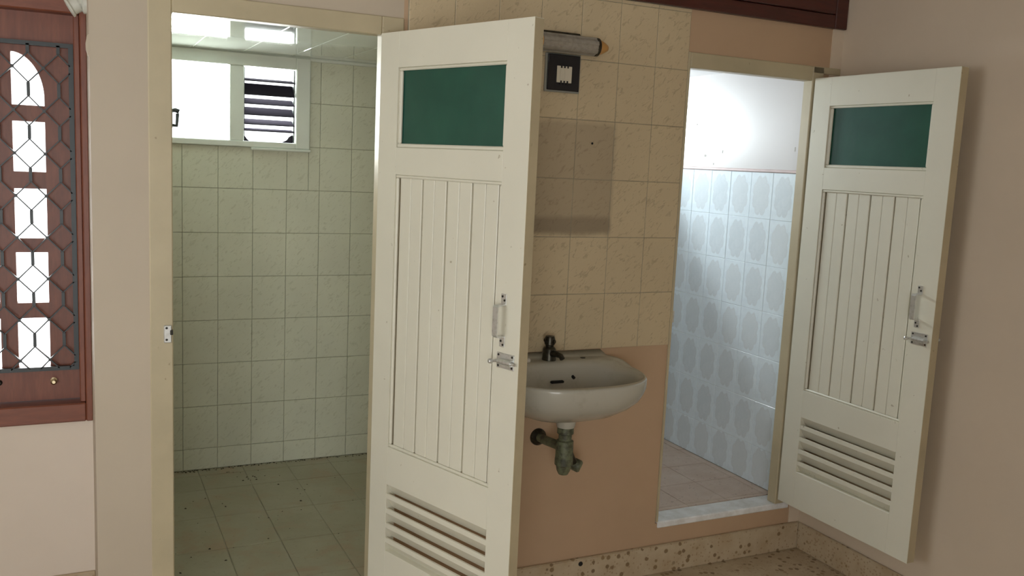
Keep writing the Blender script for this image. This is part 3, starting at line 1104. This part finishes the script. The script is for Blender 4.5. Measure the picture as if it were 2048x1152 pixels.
trap = empty('bottle_trap', (SX, -.175, .678))
tag(trap, 'mossy green bottle trap and waste pipe under the washbasin', 'waste trap')
TM = 'trap_plastic'
MB().lathe([(.001, 0), (.028, 0), (.028, -.022), (.022, -.026), (.001, -.026)], (0, 0, 0), (0, 0, 1), 16).build('coupling_nut', TM, trap, True, angle=35)
MB().lathe([(.001, -.020), (.022, -.020), (.022, -.044), (.029, -.048), (.030, -.110), (.024, -.116), (.001, -.116)], (0, 0, 0), (0, 0, 1), 24).build('body', TM, trap, True, angle=35)
MB().lathe([(.001, -.108), (.031, -.108), (.031, -.130), (.026, -.134), (.023, -.150), (.016, -.164), (.001, -.167)], (0, 0, 0), (0, 0, 1), 16).build('cup', TM, trap, True, angle=35)
MB().tube([(0, .0, -.075), (-.004, .06, -.078), (-.006, .12, -.084), (-.008, .172, -.086)], .016, 14).build('outlet_pipe', TM, trap, True, angle=50)
MB().lathe([(.001, 0), (.031, 0), (.030, .006), (.020, .016), (.001, .016)], (-.008, .178, -.087), (0, -1, 0), 24).build('wall_flange', 'tarnished', trap, True, angle=35)
MB().tube([(.010, .012, -.075), (.040, .036, -.105), (.066, .056, -.140), (.082, .066, -.160)], .0125, 12).build('branch_pipe', 'tarnished', trap, True, angle=50)
MB().lathe([(.001, 0), (.018, 0), (.022, .006), (.022, .028), (.017, .034), (.001, .034)], (.076, .074, -.158), (.72, -.60, -.35), 20).build('branch_cap', 'trap_plastic', trap, True, angle=35)

# ------------------------------------------------------------------ wall lamp and switch
lamp = empty('wall_lamp', (-1.224, 0, 1.936))
tag(lamp, 'grey ribbed tube lamp with amber ends above the black switch plate', 'wall lamp')
mb = MB()
seg = 48
prof = []
for k in range(seg):
    t = 2 * math.pi * k / seg
    r = .0270 + (.0032 if (k // 4) % 2 else 0)
    prof.append((-.040 + r * math.cos(t), r * math.sin(t)))
mb.prism(prof, 'x', -.118, .088)
mb.build('shade', 'lamp_metal', lamp)
MB().lathe([(.001, 0), (.0305, 0), (.0305, .009), (.027, .012), (.001, .012)], (.086, -.040, 0), (1, 0, 0), 28).build('end_ring', 'tarnished', lamp, True, angle=35)
MB().lathe([(.001, 0), (.025, 0), (.023, .012), (.017, .026), (.010, .038), (.001, .042)], (.096, -.040, 0), (1, 0, 0), 24).build('end_cap', 'amber_plastic', lamp, True, angle=40)
MB().lathe([(.001, 0), (.025, 0), (.023, .012), (.017, .026), (.010, .038), (.001, .042)], (-.118, -.040, 0), (-1, 0, 0), 24).build('end_cap', 'amber_plastic', lamp, True, angle=40)
MB().box(-.118, .030, -.040, -.0012, .026, .037, .002).build('bracket', 'tarnished', lamp)

sw = empty('switch_plate', (-1.2375, -.0012, 1.8455))
tag(sw, 'square black switch plate with beige switches on the tiled wall', 'switch')
box('back_box', -.066, .066, -.010, 0, -.064, .062, 'grey_plastic', sw, .002)
box('face_plate', -.0605, .0605, -.017, -.010, -.0585, .058, 'black_plastic', sw, .002)
md = box('rocker_module', -.028, .028, -.021, -.017, -.033, .021, 'beige_plastic', sw, .001)
for zz_ in (.0265, -.0265):
    for xx in (-.012, .0, .012):
        box('notch', xx - .003, xx + .003, -.0026, -.0018, zz_ - .006, zz_ + .004 if zz_ > 0 else zz_ + .006, 'black_plastic', md)
for xx in (-.009, .009):
    box('rocker', xx - .008, xx + .008, -.0042, -.0018, -.018, .018, 'beige_plastic', md, .001)

# ------------------------------------------------------------------ dirt lying on the bathroom floor
bm = bmesh.new()
spots = []
for _ in range(16):
    spots.append((random.gauss(-2.04, .06), random.uniform(1.30, 1.45), random.uniform(.003, .007)))
for _ in range(46):
    spots.append((random.uniform(-2.42, -1.5), random.uniform(.25, 1.45), random.uniform(.0015, .0045)))
for q in ((-2.165, 1.02), (-1.86, .985), (-1.91, 1.21), (-2.28, .62), (-2.24, .50), (-2.4, .45), (-2.32, 1.05)):
    spots.append((q[0], q[1], .0065))
for _ in range(260):
    spots.append((random.uniform(-2.5, -1.3), FAR - .012 - abs(random.gauss(0, .012)), random.uniform(.0015, .0055)))
for (x, y, r) in spots:
    k = 6
    rot = random.uniform(0, 6.28)
    el = random.uniform(.5, 1)
    top = bm.verts.new((x, y, B_FLOOR + r * .55 + .0005))
    base = []
    for i in range(k):
        t = rot + 2 * math.pi * i / k
        rr = r * random.uniform(.7, 1.15)
        a, b = rr * math.cos(t), rr * el * math.sin(t)
        base.append(bm.verts.new((x + a * math.cos(rot) - b * math.sin(rot), y + a * math.sin(rot) + b * math.cos(rot), B_FLOOR + .0005)))
    for i in range(k):
        bm.faces.new((base[i], base[(i + 1) % k], top))
    bm.faces.new(base[::-1])
bmesh.ops.recalc_face_normals(bm, faces=bm.faces)
flat('debris_dirt', (.035, .030, .020), .95)
me = bpy.data.meshes.new('debris')
bm.to_mesh(me)
bm.free()
tag(link('debris', me, 'debris_dirt'), 'dark crumbs and dead insects scattered on the left bathroom floor', 'debris', kind='stuff')
